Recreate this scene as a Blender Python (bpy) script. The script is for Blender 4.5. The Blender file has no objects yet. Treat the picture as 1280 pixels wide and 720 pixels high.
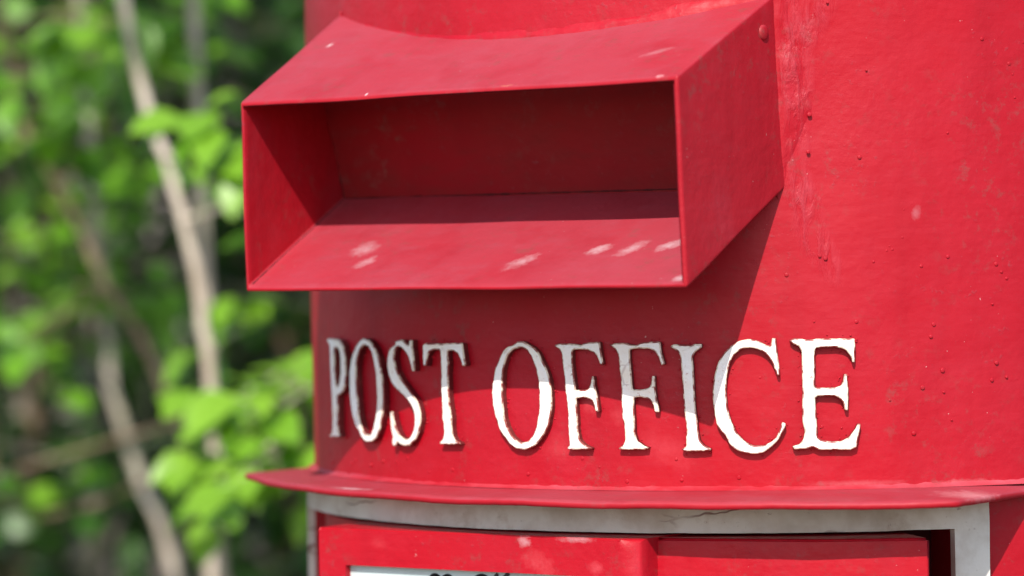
import bpy, bmesh, math, random
from mathutils import Vector, Matrix, noise
import numpy as np
sc=bpy.context.scene
COL=sc.collection
R=0.2
GZ=-1.12
CAM_LOC=(0.68021,-1.19170,0.08442)
CAM_F=(-0.566685,0.823897,-0.007911)
CAM_X=(0.823865,0.566486,-0.018418)
CAM_U=(0.010693,0.016955,0.999799)
CAM_FPX=4027.19
LETTERS={
 'P':[[(-123.45,54.86),(-119.28,55.21),(-111.53,55.19),(-107.14,54.54),(-104.66,52.81),(-103.03,49.66),(-102.35,45.45),(-102.4,40.51),(-103.45,36.96),(-105.55,34.44),(-108.78,33.14),(-111.3,33.07),(-111.67,26.11),(-111.81,19.72),(-111.33,17.61),(-109.62,16.61),(-110.61,16.22),(-121.18,15.77),(-121.6,16.46),(-118.41,17.17),(-117.41,19.49),(-117.26,25.91),(-117.89,33.72),(-118.39,40.12),(-118.86,47.24),(-119.05,51.51),(-119.85,53.07),(-122.09,53.96)],[(-113.52,51.75),(-110.32,51.94),(-108.11,50.28),(-107.16,46.76),(-107.4,41.81),(-108.73,37.89),(-111.17,35.7),(-112.71,36.72),(-113.77,39.53),(-114.28,45.2),(-114.22,50.17)]],
 'O':[[(-87.8,55.49),(-84.16,55.66),(-80.69,54.73),(-77.39,52.48),(-75.12,49.39),(-73.44,45.61),(-72.31,41.14),(-71.44,37.02),(-71.38,31.5),(-71.73,28.73),(-72.46,25.95),(-74.56,21.05),(-76.23,18.23),(-79.39,16.04),(-82.87,15.21),(-86.44,15.64),(-89.33,17.41),(-90.76,19.45),(-93.8,21.1),(-96.05,24.52),(-97.8,29.38),(-98.61,33.57),(-98.76,37.79),(-98.2,42.72),(-97.04,46.6),(-94.96,49.8),(-91.68,52.99),(-89.79,54.21)],[(-84.97,53.29),(-81.74,52.63),(-79.48,50.37),(-77.85,46.93),(-76.68,42.45),(-76.06,37.61),(-75.97,32.77),(-76.39,28.61),(-77.6,24.42),(-79.21,20.9),(-80.94,18.62),(-83.06,17.85),(-85.62,18.04),(-87.76,19.21),(-89.6,21.94),(-91.28,25.38),(-91.72,29.56),(-92.45,34.44),(-92.87,39.33),(-92.66,44.23),(-91.25,48.46),(-89.01,51.28),(-86.87,52.85)]],
 'S':[[(-53.52,55.3),(-52.0,55.38),(-52.08,52.38),(-51.52,49.66),(-50.8,44.9),(-51.05,43.54),(-52.24,43.66),(-52.72,45.56),(-54.06,48.27),(-55.65,50.3),(-57.84,51.99),(-60.09,52.86),(-62.2,52.29),(-63.43,50.57),(-63.74,48.16),(-62.9,45.08),(-61.01,42.02),(-58.23,39.33),(-54.96,36.66),(-51.76,33.99),(-49.17,31.31),(-47.9,27.94),(-47.79,24.54),(-48.96,20.43),(-51.18,17.31),(-53.95,15.38),(-57.3,14.59),(-60.13,14.98),(-62.64,16.27),(-63.41,14.53),(-65.55,14.31),(-65.98,16.16),(-65.32,17.9),(-66.32,20.27),(-66.68,24.05),(-67.05,27.48),(-65.36,27.66),(-64.73,24.79),(-63.18,21.4),(-61.17,18.71),(-58.35,17.29),(-55.54,17.38),(-53.3,18.95),(-51.92,21.37),(-51.18,24.46),(-51.42,27.52),(-52.96,30.21),(-55.64,32.54),(-58.95,34.53),(-62.35,36.52),(-65.47,38.86),(-67.55,41.92),(-68.42,45.34),(-68.06,48.79),(-66.62,51.56),(-64.18,52.96),(-62.63,53.52),(-62.35,54.9),(-60.24,55.53),(-57.18,55.07),(-55.0,53.59),(-53.8,53.32)]],
 'T':[[(-45.69,54.13),(-36.86,54.11),(-34.92,53.98),(-32.52,54.26),(-24.09,54.42),(-23.95,52.55),(-23.48,49.87),(-22.66,46.52),(-22.86,45.72),(-24.31,45.71),(-24.98,47.85),(-26.38,50.19),(-28.84,51.52),(-31.93,51.7),(-32.01,48.47),(-31.66,47.46),(-32.02,41.06),(-31.93,37.02),(-31.51,31.64),(-30.42,26.27),(-30.62,22.23),(-30.14,19.21),(-28.78,17.56),(-26.49,16.81),(-26.05,16.15),(-36.72,15.81),(-36.89,16.69),(-35.41,17.74),(-34.48,20.12),(-34.75,24.16),(-35.49,25.5),(-35.17,30.23),(-35.76,36.97),(-35.41,43.05),(-35.75,51.82),(-39.38,51.8),(-41.9,51.1),(-43.17,49.06),(-43.67,45.66),(-45.53,45.37),(-45.61,49.72)]],
 'O2':[[(2.06,54.97),(4.84,54.97),(7.16,53.77),(9.47,52.58),(11.36,50.93),(12.82,47.96),(14.65,44.67),(16.08,40.73),(16.6,36.78),(16.67,32.84),(16.29,28.89),(15.21,24.28),(13.39,20.97),(11.82,18.97),(9.46,16.63),(7.11,15.28),(3.95,14.76),(0.78,15.17),(-2.01,16.65),(-3.59,18.74),(-5.19,20.05),(-7.03,22.67),(-7.55,25.33),(-8.76,27.3),(-9.67,31.29),(-9.91,35.28),(-9.75,38.61),(-8.82,42.61),(-7.66,45.94),(-6.19,48.6),(-4.48,51.26),(-2.4,52.99),(0.03,53.52)],[(2.41,52.72),(4.79,52.72),(6.49,51.79),(8.23,49.28),(9.49,46.65),(10.44,44.01),(11.14,40.71),(11.44,36.76),(11.34,32.15),(10.85,27.53),(9.6,22.9),(7.98,19.58),(5.99,17.7),(3.61,17.27),(1.24,18.03),(-1.13,19.78),(-3.09,22.73),(-4.47,26.7),(-4.95,30.68),(-5.26,35.32),(-5.15,39.97),(-4.65,43.96),(-3.75,47.28),(-2.06,50.27),(-0.0,52.06)]],
 'F':[[(18.04,53.55),(20.29,54.0),(23.98,54.11),(27.63,53.83),(29.21,53.43),(30.53,54.34),(36.24,54.7),(36.8,54.3),(37.04,52.15),(37.54,49.21),(38.05,46.6),(37.13,46.08),(36.45,47.26),(35.57,49.55),(34.04,51.06),(31.56,51.98),(26.86,52.0),(25.54,51.55),(25.6,47.29),(26.08,42.05),(26.58,38.12),(26.56,36.94),(30.18,36.95),(31.98,37.6),(32.95,39.43),(33.36,42.04),(34.14,42.04),(34.36,38.78),(35.28,34.86),(35.91,30.94),(36.02,29.12),(34.6,29.11),(34.22,31.59),(32.98,33.55),(30.48,34.33),(26.86,34.06),(27.0,30.26),(27.22,26.33),(27.27,21.75),(28.0,18.48),(30.49,16.54),(32.77,15.77),(32.75,15.25),(23.18,15.03),(22.75,15.48),(23.81,16.81),(23.71,19.1),(23.49,23.03),(23.27,26.31),(23.47,28.94),(23.15,31.56),(22.59,36.15),(22.24,40.74),(21.62,46.64),(21.26,50.58),(20.25,52.23)]],
 'F2':[[(40.3,53.63),(42.89,54.13),(46.69,54.23),(49.43,53.43),(51.13,53.35),(52.85,54.31),(60.14,54.63),(60.37,52.29),(60.97,49.05),(61.79,46.32),(60.52,46.07),(59.82,48.41),(58.2,51.02),(55.86,52.21),(50.08,52.12),(48.43,51.75),(48.5,47.85),(48.95,42.64),(49.15,38.74),(49.46,37.05),(53.21,37.17),(55.59,37.74),(56.63,39.36),(56.82,42.08),(57.83,42.08),(57.96,38.7),(58.28,34.16),(59.03,30.92),(59.39,28.97),(57.78,28.98),(57.29,31.57),(55.51,33.85),(52.48,34.45),(49.74,34.19),(49.66,29.64),(49.86,25.74),(49.91,21.2),(50.81,18.27),(53.16,16.65),(54.97,15.88),(54.83,15.36),(43.73,15.19),(43.6,15.84),(45.28,16.63),(46.15,18.59),(46.07,21.84),(46.0,25.09),(45.07,27.04),(45.03,32.25),(45.13,37.46),(44.73,42.01),(44.34,46.57),(43.86,50.48),(42.51,52.44)]],
 'I':[[(64.08,52.9),(65.42,53.54),(70.04,53.23),(71.69,53.08),(73.34,53.58),(75.63,53.55),(75.74,52.45),(74.28,51.5),(73.08,50.54),(72.14,48.94),(72.33,45.06),(72.45,41.18),(72.69,36.01),(72.9,29.55),(73.48,25.67),(73.74,21.79),(74.34,18.56),(75.94,16.62),(78.33,15.44),(78.06,14.8),(68.34,14.57),(67.57,15.48),(69.37,16.32),(69.22,19.23),(69.69,23.11),(69.09,26.34),(68.77,30.87),(68.42,36.69),(68.09,43.81),(67.79,48.99),(66.7,51.26),(64.73,52.12)]],
 'C':[[(101.18,55.25),(102.79,55.23),(102.89,53.68),(103.2,49.82),(103.75,44.67),(103.96,41.77),(102.87,41.78),(102.09,44.69),(100.73,47.61),(98.53,50.21),(95.98,51.54),(93.1,52.03),(90.19,51.62),(87.91,50.04),(86.24,47.49),(85.08,43.95),(84.36,39.77),(84.28,35.26),(84.7,30.1),(85.85,25.58),(87.72,21.37),(90.56,18.12),(93.75,16.48),(97.61,16.44),(100.52,17.69),(102.48,19.6),(103.81,22.47),(104.49,24.84),(105.57,24.44),(105.68,23.41),(104.42,20.86),(102.77,18.31),(100.16,15.76),(97.24,13.87),(93.7,13.45),(90.49,13.93),(87.28,15.25),(85.25,17.2),(83.82,20.44),(82.22,21.74),(80.64,24.33),(80.06,28.21),(79.49,32.73),(79.44,37.25),(80.11,41.75),(81.36,46.26),(83.7,50.1),(86.67,52.96),(89.92,54.65),(93.15,55.12),(96.36,54.43),(98.9,52.97),(100.56,52.43),(101.09,53.71)]],
 'E':[[(107.58,54.38),(109.51,55.12),(112.7,54.68),(115.9,54.43),(117.51,54.85),(130.69,54.6),(131.33,54.33),(131.19,46.11),(130.22,46.13),(129.81,48.39),(128.04,50.67),(124.84,51.76),(117.46,51.77),(116.61,50.88),(116.71,45.74),(116.44,41.24),(116.49,37.0),(123.94,37.0),(126.21,37.85),(126.95,39.77),(127.37,41.81),(128.4,41.8),(128.59,37.81),(128.5,32.67),(128.3,28.81),(127.33,28.83),(126.74,31.42),(125.29,33.37),(122.92,34.19),(116.51,34.17),(116.74,29.03),(116.97,23.88),(117.08,19.38),(118.47,18.07),(122.31,17.49),(126.17,17.67),(128.78,19.16),(130.76,21.69),(132.09,23.92),(132.99,23.7),(132.36,21.02),(130.95,14.49),(117.45,14.74),(115.22,15.87),(113.29,15.26),(108.8,15.01),(108.05,15.98),(110.75,16.78),(112.07,18.49),(112.63,21.38),(111.86,25.25),(111.98,31.68),(112.03,38.1),(112.04,45.82),(111.99,50.32),(111.06,52.26),(108.84,53.2)]],
}

# ---------------- camera ----------------
cd=bpy.data.cameras.new('camera'); cam=bpy.data.objects.new('camera',cd); COL.objects.link(cam)
cl,cf,cx_,cu=Vector(CAM_LOC),Vector(CAM_F),Vector(CAM_X),Vector(CAM_U)
M=Matrix(((cx_.x,cu.x,-cf.x,cl.x),(cx_.y,cu.y,-cf.y,cl.y),(cx_.z,cu.z,-cf.z,cl.z),(0,0,0,1)))
cam.matrix_world=M
cd.sensor_width=36; cd.lens=CAM_FPX/1280*36; cd.clip_start=.05; cd.clip_end=400
cd.dof.use_dof=True; cd.dof.focus_distance=1.17; cd.dof.aperture_fstop=6.2; cd.dof.aperture_blades=7
sc.camera=cam
# ---------------- light ----------------
SAZ,SEL=23.0,42.0
SD=Vector((math.sin(math.radians(SAZ))*math.cos(math.radians(SEL)),-math.cos(math.radians(SAZ))*math.cos(math.radians(SEL)),math.sin(math.radians(SEL))))
W=bpy.data.worlds.new("World"); sc.world=W; W.use_nodes=True
nt=W.node_tree; bg=nt.nodes['Background']; sky=nt.nodes.new('ShaderNodeTexSky'); sky.sky_type='NISHITA'; sky.sun_disc=False
sky.sun_elevation=math.radians(SEL); sky.sun_rotation=math.atan2(SD.x,SD.y)
nt.links.new(sky.outputs[0],bg.inputs[0]); bg.inputs[1].default_value=.15
sl=bpy.data.lights.new('sun','SUN'); sl.energy=3.7; sl.angle=math.radians(.5); sl.color=(1,.95,.88)
so=bpy.data.objects.new('sun',sl); COL.objects.link(so); so.rotation_euler=SD.to_track_quat('Z','Y').to_euler()
sc.view_settings.view_transform='Standard'; sc.view_settings.look='None'; sc.view_settings.exposure=.63; sc.view_settings.gamma=1
sc.render.engine='CYCLES'; sc.render.resolution_x=1024; sc.render.resolution_y=576

def at(px,py,d):
    return cl+cf*d+cx_*((px-640)/CAM_FPX*d)-cu*((py-360)/CAM_FPX*d)

# ---------------- materials ----------------
class N:
    def __init__(s,name):
        s.m=bpy.data.materials.new(name); s.m.use_nodes=True; s.t=s.m.node_tree; s.b=s.t.nodes['Principled BSDF']
        s.tc=s.t.nodes.new('ShaderNodeTexCoord')
    def n(s,ty,**k):
        x=s.t.nodes.new(ty)
        for a,v in k.items(): setattr(x,a,v)
        return x
    def put(s,inp,v):
        if isinstance(v,bpy.types.NodeSocket): s.t.links.new(v,inp)
        else: inp.default_value=v
    def noise(s,scale,detail=4,rough=.55,vec=None,dist=0):
        x=s.n('ShaderNodeTexNoise'); s.put(x.inputs['Vector'],vec or s.tc.outputs['Object']); x.inputs['Scale'].default_value=scale
        x.inputs['Detail'].default_value=detail; x.inputs['Roughness'].default_value=rough; x.inputs['Distortion'].default_value=dist
        return x.outputs['Fac']
    def mapv(s,loc=(0,0,0),rot=(0,0,0),scale=(1,1,1),ty='POINT'):
        x=s.n('ShaderNodeMapping',vector_type=ty); s.put(x.inputs[0],s.tc.outputs['Object'])
        x.inputs['Location'].default_value=loc; x.inputs['Rotation'].default_value=rot; x.inputs['Scale'].default_value=scale
        return x.outputs[0]
    def ramp(s,v,a,b,c0=0,c1=1):
        x=s.n('ShaderNodeMapRange'); s.put(x.inputs[0],v); x.inputs[1].default_value=a; x.inputs[2].default_value=b; x.inputs[3].default_value=c0; x.inputs[4].default_value=c1
        return x.outputs[0]
    def math(s,op,a,b=0):
        x=s.n('ShaderNodeMath',operation=op); s.put(x.inputs[0],a); s.put(x.inputs[1],b); return x.outputs[0]
    def mix(s,f,a,b):
        x=s.n('ShaderNodeMix',data_type='RGBA'); s.put(x.inputs[0],f)
        for i,v in ((6,a),(7,b)): s.put(x.inputs[i],v if isinstance(v,bpy.types.NodeSocket) else (*v,1))
        return x.outputs[2]
    def bump(s,h,strength,dist,prev=None):
        x=s.n('ShaderNodeBump'); x.inputs['Strength'].default_value=strength; x.inputs['Distance'].default_value=dist; s.put(x.inputs['Height'],h)
        if prev: s.t.links.new(prev,x.inputs['Normal'])
        return x.outputs[0]
    def spot(s,c,ax,rot,lo=1.0,hi=.3):
        # soft-edged ellipsoid mask round point c (object space metres)
        mp=s.n('ShaderNodeMapping',vector_type='TEXTURE'); s.put(mp.inputs[0],s.tc.outputs['Object'])
        mp.inputs['Location'].default_value=c; mp.inputs['Rotation'].default_value=rot; mp.inputs['Scale'].default_value=ax
        l=s.n('ShaderNodeVectorMath',operation='LENGTH'); s.t.links.new(mp.outputs[0],l.inputs[0])
        return s.ramp(l.outputs['Value'],lo,hi)
    def fin(s,col,rough,normal=None,spec=.5):
        s.put(s.b.inputs['Base Color'],col if isinstance(col,bpy.types.NodeSocket) else (*col,1)); s.put(s.b.inputs['Roughness'],rough)
        s.b.inputs['Specular IOR Level'].default_value=spec
        if normal: s.t.links.new(normal,s.b.inputs['Normal'])
        return s.m

def red_paint(name,base=(.365,.0028,.011),chalk=(.37,.018,.034),chalk_amt=.35,rough=.42,spots=(),streak=None,dust=False,grime=.35):
    k=N(name)
    big=k.ramp(k.noise(9,4,.6),.35,.7)
    if dust:   # dust and chalking settle on upward faces
        ge=k.n('ShaderNodeNewGeometry'); sx_=k.n('ShaderNodeSeparateXYZ'); k.t.links.new(ge.outputs['Normal'],sx_.inputs[0])
        up=k.ramp(sx_.outputs['Z'],.25,.65,.15,1.0); big=k.math('MULTIPLY',k.math('ADD',k.math('MULTIPLY',big,.5),.5),up)
    c=k.mix(k.math('MULTIPLY',big,chalk_amt),base,chalk)
    # streaky wiped chalking
    st=k.noise(1,6,.6,vec=k.mapv(rot=(0,0,.5),scale=(60,60,190)))
    stv=k.math('MULTIPLY',k.ramp(st,.5,.75),chalk_amt*.7)
    if dust: stv=k.math('MULTIPLY',stv,up)
    c=k.mix(stv,c,chalk)
    # rain-washed vertical fading and brush marks
    c=k.mix(k.math('MULTIPLY',k.ramp(k.noise(1,4,.6,vec=k.mapv(scale=(45,45,7))),.5,.72),.35),c,(base[0]*.72,base[1]*.8,base[2]*.8))
    c=k.mix(k.math('MULTIPLY',k.ramp(k.noise(1,5,.6,vec=k.mapv(scale=(26,26,12),loc=(3,1,2))),.55,.72),.22),c,chalk)
    ol=k.math('MULTIPLY',k.ramp(k.noise(170,5,.7),.54,.66),k.ramp(k.noise(22,3,.6),.44,.62))
    c=k.mix(k.math('MULTIPLY',ol,grime*1.3),c,(.20,.055,.05))
    # dull grime flecks
    gr=k.math('MULTIPLY',k.ramp(k.noise(430,3,.6),.60,.72),k.ramp(k.noise(38,3,.6),.48,.62))
    c=k.mix(k.math('MULTIPLY',gr,grime),c,(.22,.05,.06))
    # pale dust specks
    sp=k.math('MULTIPLY',k.ramp(k.noise(700,2,.5),.75,.78),k.ramp(k.noise(30,2,.5),.5,.6))
    c=k.mix(k.math('MULTIPLY',sp,.4),c,(.7,.5,.48))
    c=k.mix(k.math('MULTIPLY',k.ramp(k.noise(900,2,.5),.5,.8),.10),c,(.35,.01,.02))
    if streak:
        sm=None
        for ce,ax,ro in streak:
            m=k.spot(ce,ax,ro); sm=m if sm is None else k.math('MAXIMUM',sm,m)
        ns=k.ramp(k.noise(1,5,.65,vec=k.mapv(rot=(0,.25,.0),scale=(260,200,60)),dist=.8),.42,.72)
        c=k.mix(k.math('MULTIPLY',k.math('MULTIPLY',sm,ns),.34),c,(.48,.10,.13)); stk=k.math('MULTIPLY',sm,ns)
    for ce,ax,ro,colr,st_ in spots:
        m=k.spot(ce,ax,ro,1.0,.15)
        m=k.math('MULTIPLY',k.ramp(k.math('ADD',m,k.math('MULTIPLY',k.math('SUBTRACT',k.noise(320,5,.7),.5),1.5)),.2,1.15),k.math('MULTIPLY',k.ramp(m,0,.2),st_*.8))
        c=k.mix(m,c,colr)
    rg=k.ramp(k.noise(25,4,.6),.3,.7,rough-.07,rough+.10)
    nb=k.bump(k.math('MULTIPLY',k.noise(330,3,.5),k.ramp(k.noise(18,2,.5),.4,.65,.25,1.)),.17,.0012)
    nb=k.bump(k.noise(1,4,.6,vec=k.mapv(scale=(70,70,420))),.10,.0008,nb)
    nb=k.bump(k.noise(60,3,.5),.25,.003,nb)
    nb=k.bump(gr,.15,.0004,nb)
    if streak: nb=k.bump(stk,.5,.0012,nb)
    return k.fin(c,rg,nb,.22)
W1=(.55,.42,.44)
m_body=red_paint('red_body_paint',
   spots=[((-.062,-.190,.041),(.004,.006,.003),(0,0,0),(.25,.04,.05),.4),((.1385,-.1443,.0999),(.0022,.003,.004),(0,0,0),(.42,.14,.16),.7),
          ((.031,-.1975,.033),(.006,.005,.008),(0,.6,0),(.6,.08,.09),.5),((.058,-.1913,.0156),(.018,.01,.008),(0,.5,0),(.5,.05,.065),.5),
          ((.018,-.1992,.0154),(.010,.006,.007),(0,0,0),(.5,.05,.06),.4),((.042,-.1955,.0274),(.005,.006,.005),(0,.4,0),(.5,.06,.07),.5),
          ((.150,-.132,.001),(.022,.02,.0022),(0,0,0),(.55,.2,.22),.6),((.12,-.16,.002),(.03,.02,.0018),(0,0,0),(.5,.14,.16),.5)],
   streak=[((.1040,-.1708,.150),(.0065,.02,.045),(0,0,0)),((.1055,-.170,.105),(.006,.02,.022),(0,-.25,0)),((.110,-.167,.088),(.006,.02,.018),(0,-.45,0)),((.1085,-.168,.168),(.006,.02,.02),(0,.5,0))])
m_plain=red_paint('red_enamel')
m_hood=red_paint('weathered_red_hood_paint',chalk=(.32,.05,.07),chalk_amt=.9,rough=.5,dust=True,
   spots=[((-.0603,-.2124,.0891),(.0085,.009,.008),(0,0,0),W1,.55),((-.053,-.222,.084),(.0075,.0045,.007),(0,0,.9),W1,.6),
          ((.0187,-.222,.0838),(.012,.0052,.007),(0,0,.85),W1,.55),((.0477,-.2151,.0876),(.0075,.0048,.006),(0,0,.8),W1,.8),
          ((.0614,-.214,.0882),(.0125,.0045,.006),(0,0,1.0),W1,.6),((.0765,-.2125,.0891),(.0085,.0045,.006),(0,0,.7),W1,.75),
          ((.0935,-.2350,.0767),(.005,.003,.006),(0,0,.3),W1,1.),((-.0869,-.198,.1695),(.0009,.0028,.003),(0,0,-.5),(.8,.75,.72),1.3),
          ((.0759,-.2203,.1581),(.014,.0032,.003),(0,0,.6),(.5,.25,.27),.5),((.0264,-.2412,.149),(.006,.0016,.002),(0,0,0),(.62,.35,.15),1.),
          ((-.0374,-.2412,.1484),(.0011,.0015,.002),(0,0,0),(.8,.7,.7),1.5),((.09,-.241,.149),(.003,.002,.002),(0,0,0),(.7,.4,.4),1)])
m_plate=red_paint('grimy_shade_darkened_red_paint',base=(.30,.003,.012),chalk=(.17,.02,.018),chalk_amt=.7,rough=.55,grime=.6)  # brown grime, plus a base red darkened to carry the slot's inner shade
m_weld=red_paint('thickly_brushed_red_paint',chalk=(.50,.12,.15),chalk_amt=.6,rough=.45)
m_ledge=red_paint('ledge_red_paint',chalk=(.33,.055,.075),chalk_amt=.85,rough=.5,dust=True,
   spots=[((-.075,-.205,-.002),(.018,.0025,.003),(0,0,-.3),(.7,.5,.52),.9),((.165,-.155,-.001),(.02,.02,.004),(0,0,0),(.68,.35,.36),.6)])
m_door=red_paint('door_red_paint',base=(.40,.003,.012),chalk_amt=.2,
   spots=[((.012,-.212,-.0185),(.0045,.01,.0035),(0,0,0),W1,.8),((.018,-.212,-.026),(.012,.01,.006),(0,.4,0),(.6,.09,.1),.6),((.034,-.212,-.0168),(.012,.01,.0018),(0,0,0),W1,.6),
          ((-.055,-.212,-.021),(.006,.01,.004),(0,.5,0),(.5,.05,.06),.4),((.043,-.212,-.027),(.005,.01,.004),(0,.3,0),(.62,.1,.12),.6)])
def m_white_(name,base,dirt,edge=False):
    k=N(name)
    c=k.mix(k.ramp(k.noise(55,4,.6),.42,.7),base,dirt)
    cr=k.n('ShaderNodeTexVoronoi',feature='DISTANCE_TO_EDGE'); vm=k.n('ShaderNodeVectorMath',operation='ADD'); nz_=k.n('ShaderNodeTexNoise'); k.put(nz_.inputs['Vector'],k.tc.outputs['Object']); nz_.inputs['Scale'].default_value=90
    sc_=k.n('ShaderNodeVectorMath',operation='SCALE'); sc_.inputs['Scale'].default_value=.5; k.t.links.new(nz_.outputs['Color'],sc_.inputs[0]); k.t.links.new(k.mapv(scale=(17,17,110)),vm.inputs[0]); k.t.links.new(sc_.outputs[0],vm.inputs[1]); k.put(cr.inputs['Vector'],vm.outputs[0]); cr.inputs['Scale'].default_value=1
    crm=k.math('MULTIPLY',k.ramp(cr.outputs['Distance'],.035,.012),k.ramp(k.noise(14,3,.6),.54,.6))
    c=k.mix(k.math('MULTIPLY',crm,.75),c,(.16,.05,.045))
    c=k.mix(k.math('MULTIPLY',k.ramp(k.noise(34,6,.75),.58,.72),.5),c,(.33,.20,.11))
    spk=k.math('MULTIPLY',k.ramp(k.noise(420,3,.6),.66,.72),k.ramp(k.noise(45,2,.5),.45,.6))
    c=k.mix(k.math('MULTIPLY',spk,.6),c,(.25,.17,.14))
    nb=k.bump(k.noise(240,3,.6),.3,.0012); nb=k.bump(crm,.6,.0006,nb)
    return k.fin(c,.5,nb,.4)
m_frame=m_white_('aged_white_frame_paint',(.68,.64,.58),(.50,.43,.36))
def letter_mat():
    k=N('white_letter_face')
    c=k.mix(k.ramp(k.noise(60,4,.6),.42,.75),(.90,.88,.84),(.84,.77,.64))
    c=k.mix(k.math('MULTIPLY',k.ramp(k.noise(480,4,.65),.64,.70),.8),c,(.42,.16,.13))
    c=k.mix(k.math('MULTIPLY',k.ramp(k.noise(150,4,.65),.62,.72),.6),c,(.62,.50,.40))
    ck=k.n('ShaderNodeTexVoronoi',feature='DISTANCE_TO_EDGE'); k.put(ck.inputs['Vector'],k.mapv(rot=(0,.4,0),scale=(60,60,140))); ck.inputs['Scale'].default_value=1
    c=k.mix(k.math('MULTIPLY',k.ramp(ck.outputs['Distance'],.03,.01,0,.35),k.ramp(k.noise(50,3,.6),.56,.6)),c,(.25,.12,.12))
    return k.fin(c,.42,k.bump(k.noise(300,3,.6),.35,.0009),.4)
m_letter=letter_mat()
k=N('letter_worn_rim'); m_lrim=k.fin(k.mix(k.ramp(k.noise(260,4,.6),.44,.56),(.72,.64,.50),(.26,.06,.05)),.5,k.bump(k.noise(300,3,.6),.4,.0009),.3)
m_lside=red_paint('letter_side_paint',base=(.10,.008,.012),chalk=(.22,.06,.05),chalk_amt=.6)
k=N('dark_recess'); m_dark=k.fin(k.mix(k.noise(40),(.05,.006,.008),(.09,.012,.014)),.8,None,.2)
k=N('notice_paper'); m_paper=k.fin(k.mix(k.ramp(k.noise(50,4),.4,.7),(.55,.63,.62),(.48,.55,.54)),.35,None,.5)
k=N('black_lettering'); m_black=k.fin((.012,.012,.014),.5)
k=N('black_base_paint'); m_base=k.fin(k.mix(k.noise(30),(.02,.02,.02),(.05,.045,.04)),.5,k.bump(k.noise(150),.2,.002))

# ---------------- object helpers ----------------
def link(name,me,mat,parent=None,smooth=False,label=None):
    if isinstance(me,bmesh.types.BMesh):
        m=bpy.data.meshes.new(name); me.to_mesh(m); me.free(); me=m
    o=bpy.data.objects.new(name,me); COL.objects.link(o)
    for q in (mat if isinstance(mat,(list,tuple)) else [mat]): me.materials.append(q)
    if smooth: me.polygons.foreach_set('use_smooth',[True]*len(me.polygons))
    if parent: o.parent=parent
    if label: o['label']=label
    return o
def root(name,loc,label,cat,group=None):
    o=bpy.data.objects.new(name,None); COL.objects.link(o); o.location=loc; o.empty_display_size=.05
    o['label']=label; o['category']=cat
    if group: o['group']=group
    return o
def tag(o,label,cat,group=None):
    o['label']=label; o['category']=cat
    if group:o['group']=group
    return o
def cyl(a,z,r=R):
    a=math.radians(a); return Vector((r*math.sin(a),-r*math.cos(a),z))
def adopt(o,p):   # geometry modelled in world metres, root sits at its base
    o.parent=p; o.matrix_parent_inverse=Matrix.Translation(-p.location)
    return o
def wpart(name,me,mat,p,smooth=False,label=None):
    o=link(name,me,mat,None,smooth,label)
    if p.type=='EMPTY': adopt(o,p)
    else: o.parent=p
    return o
def box(bm,x0,x1,y0,y1,z0,z1,bev=0,seg=2):
    r=bmesh.ops.create_cube(bm,size=1)
    bmesh.ops.scale(bm,vec=(x1-x0,y1-y0,z1-z0),verts=r['verts']); bmesh.ops.translate(bm,vec=((x0+x1)/2,(y0+y1)/2,(z0+z1)/2),verts=r['verts'])
    if bev: bmesh.ops.bevel(bm,geom=list({e for v in r['verts'] for e in v.link_edges}),offset=bev,segments=seg,affect='EDGES',profile=.6)
def arc_slab(bm,a0,a1,z0,z1,r0,r1,na,nz=1,jit=0):
    # closed curved slab between radii r0<r1
    g={}
    for s,r in ((0,r0),(1,r1)):
        for i in range(na+1):
            for j in range(nz+1):
                p=cyl(a0+(a1-a0)*i/na,z0+(z1-z0)*j/nz,r)
                if jit: p+=Vector((noise.noise(p*90),noise.noise(p*90+Vector((5,0,0))),noise.noise(p*110+Vector((0,9,0)))))*jit
                g[s,i,j]=bm.verts.new(p)
    f=bm.faces.new
    for i in range(na):
        for j in range(nz):
            f((g[1,i,j],g[1,i+1,j],g[1,i+1,j+1],g[1,i,j+1])); f((g[0,i,j],g[0,i,j+1],g[0,i+1,j+1],g[0,i+1,j]))
        f((g[1,i,0],g[0,i,0],g[0,i+1,0],g[1,i+1,0])); f((g[1,i,nz],g[1,i+1,nz],g[0,i+1,nz],g[0,i,nz]))
    for j in range(nz):
        f((g[1,0,j],g[1,0,j+1],g[0,0,j+1],g[0,0,j])); f((g[1,na,j],g[0,na,j],g[0,na,j+1],g[1,na,j+1]))
def lathe(bm,prof,n=96):
    rings=[]
    for r,z in prof:
        rings.append([bm.verts.new((r*math.sin(2*math.pi*i/n),-r*math.cos(2*math.pi*i/n),z)) for i in range(n)])
    for a,b in zip(rings,rings[1:]):
        for i in range(n):
            j=(i+1)%n; bm.faces.new((a[i],a[j],b[j],b[i]))
def dome(bm,c,nrm,r,h,n=10,rings=4):
    nrm=nrm.normalized(); t=nrm.orthogonal().normalized(); b=nrm.cross(t)
    prev=None
    for k in range(rings+1):
        ph=math.pi/2*k/rings
        rr=r*math.cos(ph); hh=h*math.sin(ph)-.0004*(k==0)
        if k==rings:
            v=bm.verts.new(c+nrm*h)
            for i in range(n): bm.faces.new((prev[i],prev[(i+1)%n],v))
        else:
            ring=[bm.verts.new(c+t*rr*math.cos(2*math.pi*i/n)+b*rr*math.sin(2*math.pi*i/n)+nrm*hh) for i in range(n)]
            if prev:
                for i in range(n): bm.faces.new((prev[i],prev[(i+1)%n],ring[(i+1)%n],ring[i]))
            prev=ring

# ---------------- post box ----------------
pb=root('post_box',(0,0,GZ),'round red iron pillar box with white raised POST OFFICE letters and a chute-like posting slot','post box')
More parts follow.
